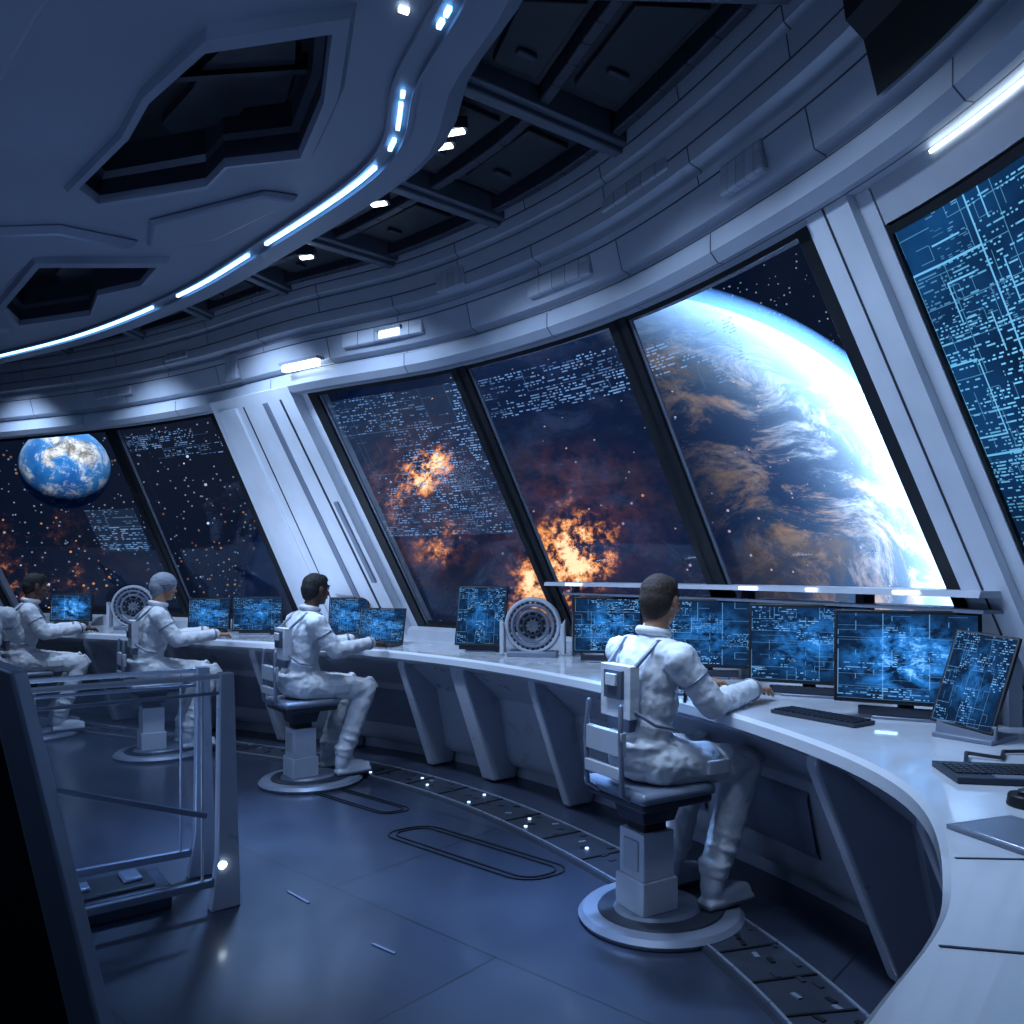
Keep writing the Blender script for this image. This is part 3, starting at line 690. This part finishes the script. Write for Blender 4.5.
for (p,f,sk,hr,ht,rc,ln,cp) in people:
    a=yaw(*f); chair((p[0],p[1],0),a); crew((p[0],p[1],0),a,sk,hr,ht,rc,ln,cp)

# ------------------------------------------------------------------ railing at left
def railing(pA,pB,z=1.05,diag=False):
    g=grp('glass_railing'); A=V((*pA,0));B_=V((*pB,0)); m=MB(); d=(B_-A).normalized(); n=V((-d.y,d.x,0))
    up=V((0,0,1))
    m.bar(A+up*(z-.015),B_+up*(z-.015),.035,.022,WHITE); m.bar(A+up*(z-.09),B_+up*(z-.09),.02,.015,GREY); m.bar(A+up*.12,B_+up*.12,.03,.035,GREY)
    m.obj('rails',g,bevel=.005)
    m=MB(); 
    m.prism([A+d*-.04-n*.03,A+d*-.01+up*z-n*.03,A+d*.05+up*z-n*.03,A+d*.06+up*.22-n*.03,A+d*.09-n*.03],n*.06,FASCIA)
    m.bar(A+d*.12+up*0.1,A+d*.12+up*(z-.03),.010,.016,WHITE)
    m.bar(B_+up*0,B_+up*z,.04,.04,GREY); 
    if diag: m.bar(A+d*.1+up*.42,B_-d*.05+up*.72,.016,.025,GREY)
    m.obj('posts',g,bevel=.008)
    m=MB(); m.quad(A+d*.08+up*.16,B_+up*.16,B_+up*(z-.1),A+d*.08+up*(z-.1),RGLASS); m.obj('glass',g)
    return g
g=railing((-1.27,3.60),(-2.05,3.0),1.05,True)
m=MB(); m.cyl((-1.285,3.565,.20),(-1.285,3.54,.20),.016,LAMPW); m.obj('post_lamp',g)
railing((-1.52,3.98),(-2.45,3.35),1.03)
g=grp('equipment_hatch',(-1.85,3.5,0),.65); m=MB(); m.box((0,0,.05),(.62,.30,.10),DGREY); m.box((0,0,.108),(.5,.22,.02),BLACK); m.box((-.1,0,.125),(.2,.1,.02),GREY); m.box((.17,.02,.125),(.08,.14,.02),GREY); m.obj('body',g,bevel=.012)
g=grp('parapet'); m=MB()
m.prism([(-1.30,1.55,0),(-.68,1.55,0),(-.83,1.55,.60),(-1.01,1.55,1.30),(-1.30,1.55,1.46)],(0,.04,0),BLACK)
m.prism([(-.68,1.52,0),(-.64,1.52,0),(-.775,1.52,.60),(-.95,1.52,1.31),(-1.01,1.52,1.33),(-.835,1.52,.6)],(0,.05,0),GREY)
m.obj('body',g,bevel=.006)

# ------------------------------------------------------------------ space outside
PC=V((.108,1,-.095))*70; PR=29.4
sunv=V((.90,-.06,.42)).normalized()
def planetmat():
    b=NB('planet_surface'); tc=b.n('ShaderNodeTexCoord'); sc=b.n('ShaderNodeVectorMath',{0:tc.outputs['Object']},operation='SCALE'); sc.inputs[3].default_value=1/PR; co=sc.outputs[0]
    wv=b.n('ShaderNodeTexNoise',{'Vector':co,'Scale':2.6,'Detail':2.0}); wrp=b.VM('ADD',co,b.VM('MULTIPLY',wv.outputs[1],(.35,.35,.35)))
    mp=b.n('ShaderNodeMapping',{0:wrp,2:(.3,.9,.75),3:(1,1,1.6)})
    n1=b.n('ShaderNodeTexNoise',{'Vector':mp.outputs[0],'Scale':4.0,'Detail':9.0,'Roughness':.68,'Distortion':.2})
    n2=b.n('ShaderNodeTexNoise',{'Vector':mp.outputs[0],'Scale':8.0,'Detail':11.0,'Roughness':.76,'Distortion':.2})
    n3=b.n('ShaderNodeTexNoise',{'Vector':co,'Scale':2.7,'Detail':4.0})
    base=b.ramp(n1.outputs[0],[(.38,(.012,.042,.13)),(.52,(.032,.085,.19)),(.60,(.12,.11,.12)),(.72,(.22,.17,.13))])
    cl=b.mr(n2.outputs[0],.49,.64,0,1)
    warm=b.mix(b.mr(n3.outputs[0],.47,.62,0,1),(.44,.56,.76),(.62,.40,.26))
    c=b.mix(b.M('MULTIPLY',cl,.85),base,warm)
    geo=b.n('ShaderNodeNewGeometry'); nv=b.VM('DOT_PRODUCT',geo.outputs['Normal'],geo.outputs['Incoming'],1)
    rim=b.M('POWER',b.M('SUBTRACT',1.0,nv,clamp=True),3.2)  # atmosphere glow at the limb, blended into the surface colour
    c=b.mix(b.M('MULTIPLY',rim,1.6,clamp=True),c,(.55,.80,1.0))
    df=b.n('ShaderNodeBsdfDiffuse',{0:c})
    def hit(px,py):
        d=V(((px-512)/800,1,(572-py)/800)).normalized(); bq=d.dot(PC); disc=bq*bq-(PC.length_squared-PR*PR); s=bq-math.sqrt(max(0,disc)); return (d*s-PC)/PR
    f=None
    for px,py,r,a in ((425,470,.08,1),(575,550,.105,1),(545,585,.10,.8),(440,545,.09,.4),(400,490,.2,.26),(570,520,.2,.22)):
        dd=b.VM('DISTANCE',co,tuple(hit(px,py)),1); k=b.M('MULTIPLY',b.mr(dd,0,r,1,0),a)
        f=k if f is None else b.M('MAXIMUM',f,k)
    n4=b.n('ShaderNodeTexNoise',{'Vector':co,'Scale':24.0,'Detail':9.0,'Roughness':.78})
    fm=b.M('MULTIPLY',f,b.mr(n4.outputs[0],.42,.68,0,2.3))
    fc=b.ramp(fm,[(0,(0,0,0)),(.22,(.05,.014,.006)),(.50,(.85,.28,.05)),(.82,(1,.80,.42))])
    vo=b.n('ShaderNodeTexVoronoi',{'Vector':co,'Scale':52.0}); vs=b.n('ShaderNodeSeparateXYZ',{0:vo.outputs[1]})
    em=b.M('MULTIPLY',b.M('LESS_THAN',vo.outputs[0],b.M('MULTIPLY',vs.outputs[0],.15)),b.M('MULTIPLY',b.M('GREATER_THAN',vs.outputs[1],.3),b.mr(n3.outputs[0],.38,.6,.4,1)))
    night=b.mix(b.mr(n1.outputs[0],.45,.7,0,1),(.0045,.009,.025),(.016,.016,.028))  # faint self-glow painted in so the unlit side shows
    ec=b.mix(vs.outputs[2],(.25,.45,.9),(.8,.40,.2))
    addc=b.add(b.mix(b.M('MULTIPLY',em,.7),night,ec),fc)
    e=b.n('ShaderNodeEmission',{0:addc,1:1.2}); ad=b.n('ShaderNodeAddShader',{0:df.outputs[0],1:e.outputs[0]})
    return b.done(ad.outputs[0],True)
def atmomat(k,strength=.8,col=(.15,.42,1)):
    b=NB('atmosphere'); geo=b.n('ShaderNodeNewGeometry'); nv=b.VM('DOT_PRODUCT',geo.outputs['Normal'],geo.outputs['Incoming'],1)
    lim=math.sqrt(1-(1/k)**2)
    a=b.M('MULTIPLY',b.M('POWER',b.mr(nv,0,lim,0,1),2.2),b.mr(nv,lim,lim+.3,1,0.0)); a=b.M('MULTIPLY',a,strength)
    df=b.n('ShaderNodeBsdfDiffuse',{0:(*col,1)}); t=b.n('ShaderNodeBsdfTransparent'); mx=b.n('ShaderNodeMixShader',{0:a,1:t.outputs[0],2:df.outputs[0]})
    return b.done(mx.outputs[0])
def sphere(name,c,r,mat,parent=None):
    m=MB(); m.ell((0,0,0),(r,r,r),mat,n=128,k=64); o=m.obj(name,parent,smooth=180); o.location=c; return o
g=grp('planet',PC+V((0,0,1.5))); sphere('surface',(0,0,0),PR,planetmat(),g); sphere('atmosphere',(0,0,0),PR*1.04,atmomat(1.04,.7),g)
def earthmat():
    b=NB('earth_surface'); tc=b.n('ShaderNodeTexCoord'); co=tc.outputs['Object']
    n1=b.n('ShaderNodeTexNoise',{'Vector':co,'Scale':.32,'Detail':7.0,'Roughness':.6}); n2=b.n('ShaderNodeTexNoise',{'Vector':co,'Scale':.7,'Detail':9.0,'Roughness':.74,'Distortion':.4})
    c=b.ramp(n1.outputs[0],[(.40,(.01,.09,.33)),(.52,(.02,.16,.45)),(.56,(.10,.12,.12)),(.7,(.22,.17,.12))])
    c=b.mix(b.mr(n2.outputs[0],.48,.62,0,1),c,(.62,.68,.78))
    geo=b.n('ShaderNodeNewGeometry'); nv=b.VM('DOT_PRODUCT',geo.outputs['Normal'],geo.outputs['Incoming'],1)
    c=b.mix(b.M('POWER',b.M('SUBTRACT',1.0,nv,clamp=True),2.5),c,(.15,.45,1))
    d=b.n('ShaderNodeBsdfDiffuse',{0:c}); return b.done(d.outputs[0])
EC=V((-.558,1,.130))*60+V((0,0,1.5)); g=grp('earth',EC); sphere('surface',(0,0,0),3.05,earthmat(),g)
def spot(name,loc,tgt,half,energy,col=(1,1,1),rad=.5):
    l=D.lights.new(name,'SPOT'); l.energy=energy; l.color=col; l.spot_size=2*half; l.spot_blend=.2; l.shadow_soft_size=rad
    o=D.objects.new(name,l); S.collection.objects.link(o); o.location=loc; o.rotation_euler=(V(tgt)-V(loc)).to_track_quat('-Z','Y').to_euler(); return o
pc=PC+V((0,0,1.5))
spot('sun_lamp',pc+sunv*105,pc,math.radians(19),4.3e6,(.94,.97,1),1)
spot('sun_lamp',EC+V((14,-24,16)),EC,math.radians(9),.75e5,(1,.98,.95),.5)

w=D.worlds.new('space'); S.world=w; w.use_nodes=True; nt=w.node_tree; nt.nodes.clear()
w.cycles.sampling_method='NONE'
class WB(NB):
    def __init__(s,nt): s.nt=nt; s.out=nt.nodes.new('ShaderNodeOutputWorld')
b=WB(nt); tc=b.n('ShaderNodeTexCoord'); co=tc.outputs['Generated']
v1=b.n('ShaderNodeTexVoronoi',{'Vector':co,'Scale':62.0}); sz=b.n('ShaderNodeSeparateXYZ',{0:v1.outputs[1]})
s1=b.M('MULTIPLY',b.M('LESS_THAN',v1.outputs[0],b.M('MULTIPLY',sz.outputs[0],.11)),b.mr(sz.outputs[1],0,1,.15,1.1))
v2=b.n('ShaderNodeTexVoronoi',{'Vector':co,'Scale':150.0}); s2=b.M('MULTIPLY',b.M('LESS_THAN',v2.outputs[0],.15),.3)
st=b.M('ADD',s1,s2)
nz=b.n('ShaderNodeTexNoise',{'Vector':co,'Scale':3.0,'Detail':5.0})
bg=b.mix(b.mr(nz.outputs[0],.45,.7,0,1),(.0018,.005,.018),(.007,.011,.026))
d=V(((20-512)/800,1,(572-600)/800)).normalized(); dd=b.VM('DISTANCE',b.VM('NORMALIZE',co),tuple(d),1)
d2=V(((285-512)/800,1,(572-575)/800)).normalized(); dd2=b.VM('DISTANCE',b.VM('NORMALIZE',co),tuple(d2),1)
n5=b.n('ShaderNodeTexNoise',{'Vector':co,'Scale':30.0,'Detail':7.0,'Roughness':.75})
mk=b.M('MAXIMUM',b.mr(dd,0,.14,1,0),b.mr(dd2,0,.06,1,0))
fm=b.M('MULTIPLY',mk,b.mr(n5.outputs[0],.52,.72,0,1.2))
fc=b.ramp(fm,[(0,(0,0,0)),(.25,(.03,.010,.005)),(.7,(.6,.2,.06)),(1,(1,.6,.3))])
v3=b.n('ShaderNodeTexVoronoi',{'Vector':co,'Scale':90.0}); e3=b.M('MULTIPLY',b.M('LESS_THAN',v3.outputs[0],.12),b.mr(b.M('MINIMUM',dd,b.M('MULTIPLY',dd2,1.6)),0,.2,1,0))
c=b.mix(st,bg,(.55,.72,1)); c=b.add(c,fc); c=b.mix(e3,c,(.9,.4,.15))
bgn=b.n('ShaderNodeBackground',{0:c,1:1.0}); nt.links.new(bgn.outputs[0],b.out.inputs[0])

# ------------------------------------------------------------------ interior lamps and added fills
def area(name,loc,tgt,sx,sy,energy,col=(.52,.71,1),spread=170):
    l=D.lights.new(name,'AREA'); l.shape='RECTANGLE'; l.size=sx; l.size_y=sy; l.energy=energy; l.color=col; l.spread=math.radians(spread)
    o=D.objects.new(name,l); S.collection.objects.link(o); o.location=loc; o.rotation_euler=(V(tgt)-V(loc)).to_track_quat('-Z','Y').to_euler(); return o
for t,e in ((2.3,17),(3.5,17),(4.7,17),(5.6,15),(6.6,14),(7.5,14),(8.6,12),(9.8,7)):
    p=P2(Lc,t,.34,3.36); q=DF(t,.2,.9); area('ceiling_lamp',p,q,.30,.12,e,spread=95)
area('pillar_fill',V((-2.1,5.9,.9)),W(4.5,.5,0),.6,.3,7,(.55,.72,1),110)  # fill added to brighten the pillar; no fixture stands here
area('floor_glow_fill',P2(Tc,4.95,-.34,2.86),(-1.5,4.4,0),.35,.08,16,(.26,.50,1),48)  # added below the cornice fixture to throw a glow pool on the floor
area('floor_glow_fill',P2(Tc,6.9,-.34,2.86),(.15,3.45,0),.35,.08,15,(.26,.50,1),48)  # second floor glow, added where the cornice has no fixture
area('overhead_fill',(-1.6,1.2,3.1),(-1.4,3.8,0),1.6,1.0,15,(.36,.56,1))  # room fill added out of view, not a modelled fixture
area('overhead_fill',(-5.0,2.0,3.1),(-3.6,5.5,0),1.6,1.0,22,(.36,.56,1))  # same added fill for the far left side
area('uplight_fill',(-2.6,3.0,.25),(-1.0,4.0,3.4),1.2,.5,24,(.36,.56,1))  # fill added from below to lift the ceiling and cornice

# ------------------------------------------------------------------ camera
cd=D.cameras.new('camera'); co_=D.objects.new('camera',cd); S.collection.objects.link(co_)
co_.location=(0,0,1.5); co_.rotation_euler=(math.radians(90),0,0); cd.sensor_width=36; cd.lens=28.125; cd.shift_y=60/1024; cd.clip_start=.05; cd.clip_end=2000
S.camera=co_
